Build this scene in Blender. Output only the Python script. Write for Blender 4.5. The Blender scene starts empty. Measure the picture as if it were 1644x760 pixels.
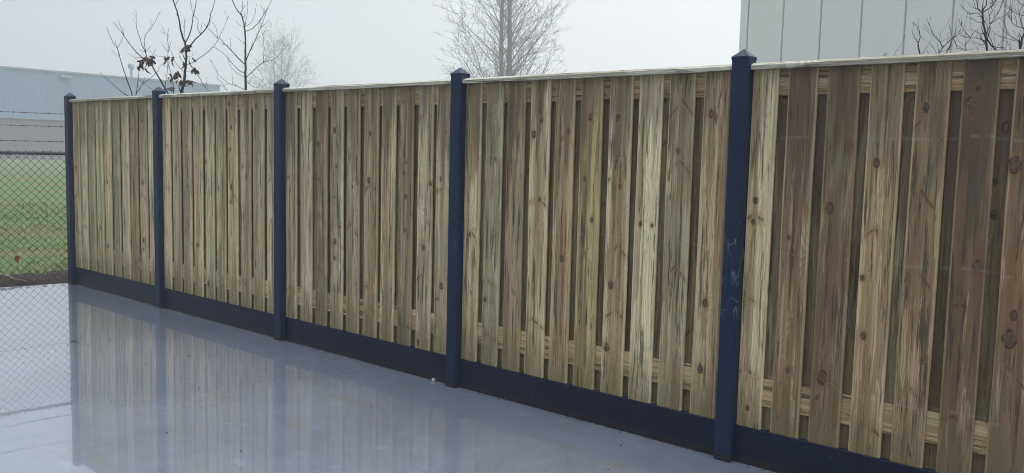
import bpy, bmesh, math, random
from mathutils import Vector, Matrix, noise as mnoise
random.seed(7)
sc = bpy.context.scene
col = sc.collection
R = math.radians

# ------------------------------------------------------------------ camera
CAM = Vector((9.5018, -3.8708, 1.4922))
F_PX, PITCH, ROLL, YAW = 1385.34, 0.0944, 0.0252, 0.7071
FW = Vector((-math.sin(YAW)*math.cos(PITCH), math.cos(YAW)*math.cos(PITCH), -math.sin(PITCH)))
RT0 = Vector((math.cos(YAW), math.sin(YAW), 0)); UP0 = RT0.cross(FW)
RT = RT0*math.cos(ROLL) + UP0*math.sin(ROLL)
UP = -RT0*math.sin(ROLL) + UP0*math.cos(ROLL)
cam_data = bpy.data.cameras.new('camera')
cam = bpy.data.objects.new('camera', cam_data); col.objects.link(cam)
cam_data.sensor_width = 36; cam_data.lens = 36*F_PX/1644
cam_data.clip_start = 0.05; cam_data.clip_end = 3000
m = Matrix.Identity(4)
for r in range(3):
    m[r][0], m[r][1], m[r][2], m[r][3] = RT[r], UP[r], -FW[r], CAM[r]
cam.matrix_world = m
sc.camera = cam

# ------------------------------------------------------------------ node helper
class NT:
    def __init__(s, tree): s.t = tree; s.n = tree.nodes; s.l = tree.links
    def new(s, typ, props=None, **ins):
        n = s.n.new(typ)
        for k, v in (props or {}).items(): setattr(n, k, v)
        for k, v in ins.items():
            key = int(k[1:]) if k[0] == 'i' and k[1:].isdigit() else k.replace('_', ' ')
            s.set(n.inputs[key], v)
        return n
    def set(s, sock, v):
        if isinstance(v, bpy.types.NodeSocket): s.l.new(v, sock)
        elif isinstance(v, bpy.types.Node): s.l.new(v.outputs[0], sock)
        elif isinstance(v, (tuple, list)) and sock.type == 'RGBA' and len(v) == 3: sock.default_value = (*v, 1)
        else: sock.default_value = v
    def m(s, op, a, b=None, c=None, clamp=False):
        n = s.n.new('ShaderNodeMath'); n.operation = op; n.use_clamp = clamp
        s.set(n.inputs[0], a)
        if b is not None: s.set(n.inputs[1], b)
        if c is not None: s.set(n.inputs[2], c)
        return n.outputs[0]
    def mix(s, f, a, b, mode='MIX'):
        n = s.n.new('ShaderNodeMix'); n.data_type = 'RGBA'; n.blend_type = mode
        s.set(n.inputs[0], f); s.set(n.inputs[6], a); s.set(n.inputs[7], b)
        return n.outputs[2]
    def step(s, v, lo, hi, a=0.0, b=1.0):
        n = s.n.new('ShaderNodeMapRange'); n.interpolation_type = 'SMOOTHSTEP'
        s.set(n.inputs[0], v); s.set(n.inputs[1], lo); s.set(n.inputs[2], hi); s.set(n.inputs[3], a); s.set(n.inputs[4], b)
        return n.outputs[0]
    def xyz(s, x, y, z): return s.new('ShaderNodeCombineXYZ', X=x, Y=y, Z=z).outputs[0]
    def sep(s, v):
        n = s.new('ShaderNodeSeparateXYZ', Vector=v); return n.outputs[0], n.outputs[1], n.outputs[2]
    def noise(s, v, scale, detail=3, rough=.55, dist=0.0, out=0):
        return s.new('ShaderNodeTexNoise', Vector=v, Scale=scale, Detail=detail, Roughness=rough, Distortion=dist).outputs[out]
    def vscale(s, v, x, y, z):
        return s.new('ShaderNodeVectorMath', {'operation': 'MULTIPLY'}, i0=v, i1=(x, y, z)).outputs[0]

def material(name):
    mt = bpy.data.materials.new(name); mt.use_nodes = True
    mt.node_tree.nodes.clear(); t = NT(mt.node_tree)
    out = t.n.new('ShaderNodeOutputMaterial')
    b = t.n.new('ShaderNodeBsdfPrincipled'); t.l.new(b.outputs[0], out.inputs[0])
    return mt, t, b

# ------------------------------------------------------------------ world, sun, exposure
SUN_AZ = R(15)          # direction of the veiled sun: ahead and to the right, behind the fence (from +Y towards +X)
SUN_EL = R(32)
sun_dir = Vector((math.sin(SUN_AZ)*math.cos(SUN_EL), math.cos(SUN_AZ)*math.cos(SUN_EL), math.sin(SUN_EL)))
w = bpy.data.worlds.new('World'); sc.world = w; w.use_nodes = True
w.node_tree.nodes.clear(); t = NT(w.node_tree)
sky = t.new('ShaderNodeTexSky', {'sky_type': 'NISHITA', 'sun_disc': False, 'sun_elevation': SUN_EL, 'sun_rotation': SUN_AZ,
                                 'air_density': 1.0, 'dust_density': 4.0, 'ozone_density': 1.0})
tc = t.new('ShaderNodeTexCoord').outputs['Generated']
dx, dy, dz = t.sep(tc)
dot = t.new('ShaderNodeVectorMath', {'operation': 'DOT_PRODUCT'}, i0=tc, i1=tuple(sun_dir)).outputs['Value']
glow = t.step(dot, -0.2, 1.0)
over = t.mix(glow, (4.9, 5.35, 6.3), (14.3, 14.4, 14.4))
zen = t.step(dz, 0.28, 1.0, 1.0, 3.1)
over = t.mix(1.0, over, t.xyz(zen, zen, zen), 'MULTIPLY')
skyc = t.mix(0.92, sky.outputs[0], over)
bg = t.new('ShaderNodeBackground', Color=skyc, Strength=0.085)
t.l.new(bg.outputs[0], t.n.new('ShaderNodeOutputWorld').inputs[0])

sd = bpy.data.lights.new('sun', 'SUN'); sd.energy = 0.6; sd.angle = R(25); sd.color = (1.0, .96, .9)
sun = bpy.data.objects.new('sun', sd); col.objects.link(sun)
sun.rotation_euler = (-sun_dir).to_track_quat('-Z', 'Y').to_euler()

sc.view_settings.view_transform = 'Standard'; sc.view_settings.look = 'None'
sc.view_settings.exposure = 0.0; sc.view_settings.gamma = 1.0
sc.render.engine = 'CYCLES'
sc.cycles.use_denoising = True
sc.cycles.max_bounces = 8; sc.cycles.volume_bounces = 2
sc.cycles.sample_clamp_indirect = 8; sc.cycles.filter_width = 1.0

# ------------------------------------------------------------------ object helpers
def tag(o, label=None, cat=None, group=None, kind=None):
    if label: o['label'] = label
    if cat: o['category'] = cat
    if group: o['group'] = group
    if kind: o['kind'] = kind
    return o
def empty(name, loc=(0, 0, 0), parent=None):
    o = bpy.data.objects.new(name, None); o.empty_display_size = .1; col.objects.link(o); o.location = loc
    if parent: o.parent = parent
    return o
def obj(name, mesh, mt=None, parent=None, loc=(0, 0, 0), rot=(0, 0, 0), scale=(1, 1, 1)):
    o = bpy.data.objects.new(name, mesh); col.objects.link(o)
    o.location = loc; o.rotation_euler = rot; o.scale = scale
    if mt and not mesh.materials: mesh.materials.append(mt)
    if parent: o.parent = parent
    return o
def mesh_from(name, v, f, smooth=False):
    me = bpy.data.meshes.new(name); me.from_pydata([tuple(p) for p in v], [], f); me.update()
    bm = bmesh.new(); bm.from_mesh(me); bmesh.ops.recalc_face_normals(bm, faces=bm.faces); bm.to_mesh(me); bm.free()
    if smooth:
        for p in me.polygons: p.use_smooth = True
    return me
class MB:
    def __init__(s): s.v = []; s.f = []
    def box(s, x0, x1, y0, y1, z0, z1):
        n = len(s.v)
        s.v += [(x, y, z) for z in (z0, z1) for y in (y0, y1) for x in (x0, x1)]
        s.f += [tuple(n+i for i in q) for q in ((0, 2, 3, 1), (4, 5, 7, 6), (0, 1, 5, 4), (2, 6, 7, 3), (0, 4, 6, 2), (1, 3, 7, 5))]
    def loft(s, rings, cap=True, closed=True):
        n = len(s.v); k = len(rings[0])
        for r_ in rings: s.v += [tuple(p) for p in r_]
        for i in range(len(rings)-1):
            for j in range(k if closed else k-1):
                a, b = n+i*k+j, n+i*k+(j+1) % k
                s.f.append((a, b, b+k, a+k))
        if cap and closed:
            s.f.append(tuple(range(n+k-1, n-1, -1))); e = n+(len(rings)-1)*k; s.f.append(tuple(range(e, e+k)))
    def tube(s, pts, rads, sides=5, cap=True):
        rings = []; ref = None
        for i, p in enumerate(pts):
            d = (pts[min(i+1, len(pts)-1)]-pts[max(i-1, 0)])
            d = d.normalized() if d.length > 1e-9 else Vector((0, 0, 1))
            if ref is None: ref = d.orthogonal().normalized()
            u = (ref-d*ref.dot(d)); u = u.normalized() if u.length > 1e-6 else d.orthogonal().normalized()
            ref = u; v_ = d.cross(u)
            rr = rads[i] if isinstance(rads, (list, tuple)) else rads
            rings.append([p+(u*math.cos(2*math.pi*j/sides)+v_*math.sin(2*math.pi*j/sides))*rr for j in range(sides)])
        s.loft(rings, cap)
    def build(s, name, mt, parent=None, smooth=False, **k):
        return obj(name, mesh_from(name, s.v, s.f, smooth), mt, parent, **k)
def pix(x, y, D):
    """place where the line of sight of a photo point meets the given horizontal distance"""
    d = FW + RT*((x-822)/F_PX) - UP*((y-380)/F_PX)
    return CAM + d*(D/math.hypot(d.x, d.y))

# ------------------------------------------------------------------ materials
def wood_material(name, light=1.0, rail=False):
    mt, t, b = material(name)
    tcn = t.new('ShaderNodeTexCoord').outputs['Object']
    info = t.new('ShaderNodeObjectInfo')
    rnd = info.outputs['Random']; tone = info.outputs['Color']; stain = info.outputs['Alpha']
    x, y, z = t.sep(tcn)
    if rail: x, z = z, x          # grain runs along the rail
    r1 = t.m('MULTIPLY', rnd, 97.3); r2 = t.m('FRACT', t.m('MULTIPLY', rnd, 413.7)); r3 = t.m('FRACT', t.m('MULTIPLY', rnd, 1731.1))
    r4 = t.m('FRACT', t.m('MULTIPLY', rnd, 5311.9))
    tone = t.mix(1.0, tone, (1.56, 1.44, 1.20), 'MULTIPLY')
    # knots
    kv = t.xyz(t.m('MULTIPLY', x, 1.0), t.m('MULTIPLY', rnd, 213.0), t.m('MULTIPLY', z, .66))
    vor = t.new('ShaderNodeTexVoronoi', {'voronoi_dimensions': '3D'}, Vector=kv, Scale=8.0, Randomness=1.0)
    kd0 = vor.outputs['Distance']; kc = t.sep(vor.outputs['Color'])
    kd = t.m('ADD', kd0, t.m('MULTIPLY', t.m('SUBTRACT', t.noise(tcn, 60, 3), .5), .14))
    has = t.m('GREATER_THAN', kc[0], .66)
    near = t.m('MULTIPLY', t.step(kd0, .62, .05), has)
    # larger knots given board by board (across, height, size)
    hero = []
    if not rail:
        kn_n = t.m('MULTIPLY', t.m('SUBTRACT', t.noise(tcn, 38, 4, .65), .5), .62)
        kn_i = t.noise(t.vscale(tcn, 150, 150, 90), 1, 3, .6); kn_r = t.step(t.noise(tcn, 30, 1), .42, .56)
        for an in ('knot_a', 'knot_b'):
            at_ = t.new('ShaderNodeAttribute', {'attribute_type': 'OBJECT', 'attribute_name': an}).outputs['Vector']
            ax_, az_, ar_ = t.sep(at_)
            ddx = t.m('SUBTRACT', x, ax_); ddz = t.m('MULTIPLY', t.m('SUBTRACT', z, az_), .68)
            dd = t.m('SQRT', t.m('ADD', t.m('MULTIPLY', ddx, ddx), t.m('MULTIPLY', ddz, ddz)))
            hd = t.m('DIVIDE', dd, t.m('ADD', ar_, 1e-4)); on = t.m('GREATER_THAN', ar_, .001)
            hero.append((t.m('ADD', hd, kn_n), on))
            near = t.m('MAXIMUM', near, t.m('MULTIPLY', t.step(hd, 4.5, .4), t.m('MULTIPLY', on, 1.3)))
    # ring field that bends round the knots
    low = t.noise(t.xyz(t.m('MULTIPLY', x, 3.0), r1, t.m('MULTIPLY', z, .8)), 1.6, 2, .5)
    wob = t.noise(t.xyz(t.m('MULTIPLY', x, 8.0), r1, t.m('MULTIPLY', z, 3.0)), 2.0, 2, .5)
    amp = t.m('MULTIPLY_ADD', r2, .34, .05)
    fld = t.m('ADD', x, t.m('MULTIPLY', t.m('SUBTRACT', low, .5), amp))
    fld = t.m('ADD', fld, t.m('MULTIPLY', t.m('SUBTRACT', wob, .5), .02))
    fld = t.m('ADD', fld, t.m('MULTIPLY', near, .035))
    fr = t.m('MULTIPLY', fld, t.m('MULTIPLY_ADD', r3, 50, 58))
    rings = t.m('FRACT', t.m('ADD', fr, r1))
    ring = t.m('POWER', rings, 2.2)
    ring = t.m('MULTIPLY', ring, t.step(rings, 1.0, .86))
    fib = t.noise(t.xyz(t.m('MULTIPLY', x, 260.0), r1, t.m('MULTIPLY', z, 5.0)), 1.0, 3, .6)
    fib2 = t.noise(t.xyz(t.m('MULTIPLY', x, 60.0), r1, t.m('MULTIPLY', z, 1.3)), 1.0, 3, .6)
    # heartwood band with its own wavy edge
    cz = t.noise(t.xyz(r1, 0.0, t.m('MULTIPLY', z, 1.1)), 1.0, 3, .6)
    cc = t.m('ADD', t.m('MULTIPLY', t.m('SUBTRACT', r4, .5), .10), t.m('MULTIPLY', t.m('SUBTRACT', cz, .5), .10))
    hb = t.m('ABSOLUTE', t.m('SUBTRACT', x, cc))
    hb = t.m('ADD', hb, t.m('MULTIPLY', t.m('SUBTRACT', fib2, .5), .022))
    hw = t.m('MULTIPLY_ADD', r2, .045, .012)
    heart = t.step(t.m('SUBTRACT', hb, hw), .004, -.004)
    sap = t.mix(1.0, tone, (1.22, 1.22, 1.14), 'MULTIPLY')
    hrt = t.mix(1.0, tone, (.70, .60, .47), 'MULTIPLY')
    c = t.mix(t.m('MULTIPLY', heart, t.m('MULTIPLY_ADD', stain, .3, .65)), sap, hrt)
    rmask = t.m('MULTIPLY_ADD', t.m('GREATER_THAN', r3, .55), .30, .60)
    c = t.mix(t.m('MULTIPLY', ring, rmask), c, t.mix(1.0, tone, (.40, .31, .20), 'MULTIPLY'))
    c = t.mix(t.m('MULTIPLY', t.step(fib, .42, .70), .62), c, t.mix(1.0, tone, (.50, .43, .33), 'MULTIPLY'))
    c = t.mix(t.m('MULTIPLY', t.step(fib2, .52, .34), .5), c, t.mix(1.0, tone, (1.42, 1.42, 1.36), 'MULTIPLY'))
    # sharp-edged tongues of darker, damp wood
    tg = t.noise(t.xyz(t.m('MULTIPLY', x, 13.0), t.m('ADD', r1, 43.0), t.m('MULTIPLY', z, .85)), 1.0, 4, .62)
    c = t.mix(t.m('MULTIPLY', t.step(tg, .515, .53), t.m('MULTIPLY_ADD', stain, .35, .45)), c, t.mix(1.0, tone, (.40, .33, .24), 'MULTIPLY'))
    # green of the preservative and algae, in long patches
    g = t.noise(t.xyz(t.m('MULTIPLY', x, 9.0), t.m('ADD', r1, 7.0), t.m('MULTIPLY', z, 1.4)), 1.0, 3, .6)
    c = t.mix(t.m('MULTIPLY', t.step(g, .52, .70), .40), c, (.27, .30, .17))
    # warm run stains, stronger on the stained boards
    s1 = t.noise(t.xyz(t.m('MULTIPLY', x, 22.0), t.m('ADD', r1, 3.0), t.m('MULTIPLY', z, 1.1)), 1.0, 4, .65)
    sm = t.step(t.m('ADD', s1, t.m('MULTIPLY', stain, .20)), .60, .68)
    c = t.mix(t.m('MULTIPLY', sm, t.m('MULTIPLY_ADD', stain, .62, .12)), c, (.145, .084, .048))
    # weathered grey-black streaks
    s2 = t.noise(t.xyz(t.m('MULTIPLY', x, 45.0), t.m('ADD', r1, 31.0), t.m('MULTIPLY', z, 2.2)), 1.0, 5, .7)
    c = t.mix(t.m('MULTIPLY', t.step(s2, .54, .62), .82), c, (.05, .042, .026))
    # mud splash near the ground
    mud = t.noise(tcn, 26, 4, .7)
    geo = t.sep(t.new('ShaderNodeNewGeometry').outputs['Position'])
    mm = t.m('MULTIPLY', t.step(t.m('ADD', geo[2], t.m('MULTIPLY', mud, -.35)), .38, -.02), .75)
    if not rail: c = t.mix(mm, c, (.17, .135, .06))
    # tops darkened for damp and for the cap's shade, running down in tongues
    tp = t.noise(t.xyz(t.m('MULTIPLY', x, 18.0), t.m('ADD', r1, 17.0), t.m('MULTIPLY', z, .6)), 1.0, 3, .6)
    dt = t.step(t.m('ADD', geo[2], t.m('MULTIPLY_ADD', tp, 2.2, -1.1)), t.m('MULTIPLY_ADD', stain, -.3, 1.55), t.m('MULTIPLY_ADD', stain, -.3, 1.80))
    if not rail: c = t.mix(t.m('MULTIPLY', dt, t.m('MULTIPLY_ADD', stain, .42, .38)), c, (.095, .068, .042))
    # whisker knots: dark slanting branch traces that meet in the heart of the board
    zz = t.m('ADD', z, t.m('MULTIPLY', t.m('ABSOLUTE', t.m('SUBTRACT', x, t.m('MULTIPLY', cc, .5))), t.m('MULTIPLY_ADD', r3, 1.2, .3)))
    wv = t.new('ShaderNodeTexVoronoi', {'voronoi_dimensions': '1D'}, W=t.m('ADD', t.m('MULTIPLY', zz, 2.6), t.m('MULTIPLY', rnd, 311.0)), Scale=1.0, Randomness=1.0)
    wc = t.sep(wv.outputs['Color'])
    wn = t.noise(t.xyz(t.m('MULTIPLY', x, 30.0), r1, t.m('MULTIPLY', z, 6.0)), 1.0, 3, .6)
    wd_ = t.m('ADD', wv.outputs['Distance'], t.m('MULTIPLY', t.m('SUBTRACT', t.noise(tcn, 35, 2), .5), .05))
    wk = t.m('MULTIPLY', t.m('MULTIPLY', t.step(wd_, .026, .008), t.m('GREATER_THAN', wc[0], .52)), t.step(wn, .50, .60))
    wh = t.m('MULTIPLY', t.m('MULTIPLY', t.step(wd_, .11, .02), t.m('GREATER_THAN', wc[0], .52)), t.step(wn, .38, .55))
    c = t.mix(t.m('MULTIPLY', wh, .45), c, t.mix(1.0, tone, (.50, .38, .25), 'MULTIPLY'))
    c = t.mix(t.m('MULTIPLY', wk, .72), c, (.06, .042, .028))
    # thin cracks
    cr = t.noise(t.xyz(t.m('MULTIPLY', x, 30.0), t.m('ADD', r1, 11.0), t.m('MULTIPLY', z, .9)), 1.0, 1, .5)
    crk = t.m('MULTIPLY', t.step(t.m('ABSOLUTE', t.m('SUBTRACT', cr, .5)), .012, .003), t.step(t.noise(t.xyz(r1, 5.0, z), 3.0, 1), .56, .62))
    c = t.mix(t.m('MULTIPLY', crk, .75), c, (.03, .024, .018))
    # pale rounded arrises
    ar = t.m('ADD', t.m('ABSOLUTE', x), t.m('MULTIPLY', t.noise(t.xyz(r1, 9.0, t.m('MULTIPLY', z, 3.0)), 1.0, 3), .008))
    if not rail: c = t.mix(t.m('MULTIPLY', t.step(ar, .0645, .0675), .5), c, t.mix(1.0, tone, (1.3, 1.3, 1.22), 'MULTIPLY'))
    # knots on top
    kn = t.m('MULTIPLY', t.step(kd, .115, .085), has)
    halo = t.m('MULTIPLY', t.step(kd, .30, .10), has)
    krg = t.step(t.noise(t.vscale(tcn, 130, 130, 80), 1, 3, .6), .35, .7)
    kcol = t.mix(krg, (.085, .055, .035), (.17, .115, .07))
    c = t.mix(t.m('MULTIPLY', halo, .45), c, t.mix(1.0, tone, (.55, .42, .28), 'MULTIPLY'))
    c = t.mix(kn, c, kcol)
    rim = t.m('MULTIPLY', t.m('MULTIPLY', t.step(kd, .08, .11), t.step(kd, .15, .12)), has)
    c = t.mix(t.m('MULTIPLY', rim, t.m('MULTIPLY', t.m('GREATER_THAN', kc[1], .45), .8)), c, (.035, .025, .02))
    for hd, on in hero:
        c = t.mix(t.m('MULTIPLY', t.m('MULTIPLY', t.step(hd, 2.6, .9), on), .55), c, t.mix(1.0, tone, (.48, .34, .21), 'MULTIPLY'))
        c = t.mix(t.m('MULTIPLY', t.step(hd, 1.05, .85), on), c, t.mix(t.step(kn_i, .35, .7), (.065, .04, .026), (.20, .125, .072)))
        c = t.mix(t.m('MULTIPLY', t.m('MULTIPLY', t.step(hd, .75, .95), t.step(hd, 1.25, 1.02)), t.m('MULTIPLY', on, t.m('MULTIPLY', kn_r, .92))), c, (.03, .021, .015))
    # pale marks left by the stickers of the drying stack, always at the same heights
    if not rail:
        pm = None
        for h0 in (1.425, 1.06, .45):
            hz = t.m('ADD', geo[2], t.m('MULTIPLY', t.m('SUBTRACT', t.noise(t.xyz(r1, 2.0, 0.0), 1.0, 0), .5), .05))
            if h0 > 1.2: hz = t.m('SUBTRACT', hz, t.m('ADD', t.m('MULTIPLY', t.m('GREATER_THAN', geo[0], 5.7), .06), t.m('MULTIPLY', t.m('GREATER_THAN', geo[0], 7.6), .12)))
            q = t.step(t.m('ABSOLUTE', t.m('SUBTRACT', hz, h0)), .009, .003)
            pm = q if pm is None else t.m('MAXIMUM', pm, q)
        pm = t.m('MULTIPLY', pm, t.step(t.noise(t.xyz(t.m('MULTIPLY', x, 25.0), r1, 0.0), 1.0, 2), .42, .6))
        c = t.mix(t.m('MULTIPLY', pm, .17), c, (.46, .45, .39))
    t.set(b.inputs['Base Color'], c)
    t.set(b.inputs['Roughness'], t.m('MULTIPLY_ADD', fib, .25, .55))
    b.inputs['Specular IOR Level'].default_value = .35
    h = t.m('ADD', t.m('MULTIPLY', ring, -.6), t.m('MULTIPLY', fib, -1.0))
    h = t.m('ADD', h, t.m('MULTIPLY', kn, .8)); h = t.m('ADD', h, t.m('MULTIPLY', crk, -4.0)); h = t.m('ADD', h, t.m('MULTIPLY', rim, -2.0))
    bp = t.new('ShaderNodeBump', Strength=.7, Distance=.0015, Height=h)
    t.set(b.inputs['Normal'], bp.outputs[0])
    return mt
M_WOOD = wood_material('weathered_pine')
M_RAIL = wood_material('weathered_pine_lengthwise', rail=True)

def paint_material():
    mt, t, b = material('navy_painted_concrete')
    tcn = t.new('ShaderNodeTexCoord').outputs['Object']
    info = t.new('ShaderNodeObjectInfo'); scuff = info.outputs['Alpha']; tone = info.outputs['Color']
    geo = t.new('ShaderNodeNewGeometry').outputs['Position']
    gx, gy, gz = t.sep(geo)
    n1 = t.noise(geo, 6, 4, .6); n2 = t.noise(geo, 40, 4, .6)
    c = t.mix(t.step(n1, .3, .75), tone, t.mix(1.0, tone, (1.45, 1.4, 1.25), 'MULTIPLY'))
    c = t.mix(t.m('MULTIPLY', t.step(n2, .5, .75), .15), c, (.03, .04, .09))
    # dried lime runs on the plates
    run = t.noise(t.vscale(geo, 9, 9, 1.2), 1, 3, .6)
    c = t.mix(t.m('MULTIPLY', t.step(run, .60, .74), .14), c, (.05, .065, .12))
    # scuffs and scratched-off paint
    s = t.noise(t.vscale(tcn, 11, 11, 4), 1, 2, .6, .8)
    edge = t.step(t.m('ABSOLUTE', t.m('SUBTRACT', s, .5)), .016, .004)
    zone = t.m('MULTIPLY', t.step(t.m('ABSOLUTE', t.m('SUBTRACT', t.sep(tcn)[2], 1.12)), .45, .3), t.step(t.noise(tcn, 4.5, 2), .45, .58))
    c = t.mix(t.m('MULTIPLY', t.m('MULTIPLY', edge, zone), t.m('MULTIPLY', scuff, .6)), c, (.20, .23, .30))
    chips = t.step(t.noise(t.vscale(geo, 70, 70, 40), 1, 2), .70, .74)
    c = t.mix(t.m('MULTIPLY', chips, .35), c, (.22, .24, .28))
    # damp dark foot
    foot = t.step(t.m('ADD', gz, t.m('MULTIPLY', n2, -.07)), .020, -.02)
    c = t.mix(t.m('MULTIPLY', foot, .8), c, (.022, .020, .017))
    spl = t.m('MULTIPLY', t.step(t.noise(geo, 90, 3, .7), .58, .66), t.step(gz, .16, .0))
    c = t.mix(t.m('MULTIPLY', spl, .4), c, (.075, .068, .055))
    t.set(b.inputs['Base Color'], c)
    t.set(b.inputs['Roughness'], t.m('MULTIPLY_ADD', n2, .30, .26))
    b.inputs['Specular IOR Level'].default_value = .18
    h = t.m('ADD', t.noise(geo, 120, 3), t.m('MULTIPLY', t.noise(t.vscale(geo, 30, 30, 160), 1, 2), .6))
    t.set(b.inputs['Normal'], t.new('ShaderNodeBump', Strength=.35, Distance=.0015, Height=h).outputs[0])
    return mt
M_PAINT = paint_material()

def slab_material():
    mt, t, b = material('wet_troweled_concrete')
    geo = t.new('ShaderNodeNewGeometry').outputs['Position']
    gx, gy, gz = t.sep(geo)
    n1 = t.noise(geo, .8, 5, .6); n2 = t.noise(geo, 7, 5, .65); n3 = t.noise(geo, 60, 3, .6)
    c = t.mix(t.step(n1, .36, .64), (.175, .20, .25), (.215, .242, .298))
    c = t.mix(t.m('MULTIPLY', t.step(n2, .55, .74), .42), c, (.13, .14, .165))
    c = t.mix(t.m('MULTIPLY', t.step(n2, .45, .30), .35), c, (.32, .35, .42))
    # yellowish-brown washed-out smears, mostly lengthwise
    st = t.noise(t.vscale(geo, 1.2, 4.5, 1), 1.3, 4, .65)
    c = t.mix(t.m('MULTIPLY', t.step(st, .57, .68), .42), c, (.20, .19, .145))
    sp = t.step(t.noise(geo, 24, 3, .7), .70, .76)
    c = t.mix(t.m('MULTIPLY', sp, .5), c, (.07, .07, .06))
    # pale dry rim along the edge of the pour
    t.set(b.inputs['Base Color'], c)
    # standing water film: thick at the far left end, thinning towards the right
    n4 = t.noise(t.vscale(geo, .5, 1.1, 1), 1.0, 4, .6)
    wet = t.step(t.m('ADD', t.m('MULTIPLY_ADD', gy, 1.3, gx), t.m('MULTIPLY_ADD', n4, 6.0, -3.0)), 8.5, 1.0)
    wet2 = t.step(t.m('ADD', gy, t.m('MULTIPLY', n1, .25)), .13, -.05)
    wet = t.m('MULTIPLY', wet, t.m('MULTIPLY_ADD', wet2, .5, .5))
    t.set(b.inputs['Roughness'], t.m('MULTIPLY_ADD', wet, -.16, .30))
    b.inputs['Specular IOR Level'].default_value = .2
    t.set(b.inputs['Coat Weight'], t.m('MULTIPLY_ADD', wet, .25, .75))
    t.set(b.inputs['Coat IOR'], t.m('MULTIPLY_ADD', wet, .30, 1.52))
    t.set(b.inputs['Coat Roughness'], t.m('MULTIPLY_ADD', wet, -.016, .018))
    rip = t.m('ADD', t.noise(geo, 2.0, 1, .4), t.m('MULTIPLY', t.noise(geo, 45, 1), t.m('MULTIPLY', t.step(t.noise(geo, 1.1, 2), .5, .62), .06)))
    t.set(b.inputs['Coat Normal'], t.new('ShaderNodeBump', Strength=.10, Distance=.006, Height=rip).outputs[0])
    t.set(b.inputs['Normal'], t.new('ShaderNodeBump', Strength=.25, Distance=.002, Height=t.m('ADD', n2, n3)).outputs[0])
    return mt
M_SLAB = slab_material()

def ground_material():
    mt, t, b = material('winter_grass_and_soil')
    geo = t.new('ShaderNodeNewGeometry').outputs['Position']
    gx, gy, gz = t.sep(geo)
    n1 = t.noise(t.vscale(geo, .35, .16, 1), 1, 4, .6); n2 = t.noise(geo, 2.2, 5, .7); n3 = t.noise(geo, 16, 4, .7)
    c = t.mix(t.step(n2, .35, .7), (.085, .145, .050), (.15, .215, .085))
    c = t.mix(t.m('MULTIPLY', t.step(n1, .48, .62), .75), c, (.17, .145, .075))
    c = t.mix(t.m('MULTIPLY', t.step(n3, .5, .72), .5), c, (.06, .065, .03))
    soil = t.mix(t.step(n3, .3, .7), (.028, .020, .015), (.085, .062, .045))
    k = t.step(t.m('ADD', gx, t.m('MULTIPLY', n2, .7)), -.75, -.45)
    c = t.mix(k, c, soil)
    t.set(b.inputs['Base Color'], c); b.inputs['Roughness'].default_value = .95
    b.inputs['Specular IOR Level'].default_value = .15
    t.set(b.inputs['Normal'], t.new('ShaderNodeBump', Strength=1.0, Distance=.04, Height=t.m('ADD', n2, n3)).outputs[0])
    return mt
M_GROUND = ground_material()

def plain(name, c, rough=.7, var=.15, scale=8, spec=.3, metal=0.0, bump=0.0):
    mt, t, b = material(name)
    tcn = t.new('ShaderNodeTexCoord').outputs['Object']
    n = t.noise(tcn, scale, 4, .6)
    hi = tuple(min(1, v*(1+var)) for v in c); lo = tuple(v*(1-var) for v in c)
    t.set(b.inputs['Base Color'], t.mix(t.step(n, .3, .7), lo, hi))
    b.inputs['Roughness'].default_value = rough; b.inputs['Specular IOR Level'].default_value = spec; b.inputs['Metallic'].default_value = metal
    if bump: t.set(b.inputs['Normal'], t.new('ShaderNodeBump', Strength=.6, Distance=bump, Height=t.noise(tcn, scale*5, 4)).outputs[0])
    return mt
M_SOIL = plain('dark_wet_soil', (.032, .024, .019), .9, .5, 14, .2, bump=.01)
M_GRASS = None
def grass_material():
    mt, t, b = material('grass_blades')
    geo = t.new('ShaderNodeNewGeometry').outputs['Position']
    c = t.mix(t.step(t.noise(geo, 3, 3), .35, .65), (.06, .15, .03), (.15, .24, .065))
    c = t.mix(t.m('MULTIPLY', t.step(t.noise(t.vscale(geo, .35, .16, 1), 1, 4, .6), .48, .62), .6), c, (.20, .16, .08))
    t.set(b.inputs['Base Color'], c); b.inputs['Roughness'].default_value = .7
    return mt
M_GRASS = grass_material()
M_BARK = plain('dark_bark', (.045, .038, .034), .85, .4, 30, .2)
M_BARK2 = plain('grey_brown_bark', (.12, .112, .10), .85, .3, 12, .2)
M_LEAF = plain('dead_oak_leaf', (.075, .05, .035), .8, .4, 25, .2)
M_ORANGE = plain('orange_fallen_leaf', (.42, .12, .05), .6, .3, 25, .3)
M_GALV = plain('dull_galvanised_wire', (.035, .037, .04), .6, .2, 30, .4, .4)
M_RAILTUBE = plain('dark_grey_coated_tube', (.055, .057, .068), .55, .3, 20, .4)
M_CLAD_UP = plain('pale_blue_grey_cladding', (.19, .265, .375), .5, .05, .2, .3)
M_CLAD_LOW = plain('mauve_grey_masonry', (.19, .165, .19), .8, .06, .4, .3)
M_TRIM = plain('grey_metal_trim', (.28, .31, .34), .5, .08, 1, .4)
M_WHITE = plain('white_cladding', (.84, .84, .80), .45, .03, .5, .4)
M_JOINT = plain('panel_joint', (.52, .52, .50), .6, .1, 2, .3)
M_STICK = plain('pale_dead_wood', (.30, .26, .21), .8, .3, 20, .3)
M_CRUMB = plain('pale_mortar_crumb', (.5, .49, .46), .9, .2, 40, .2)

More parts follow.
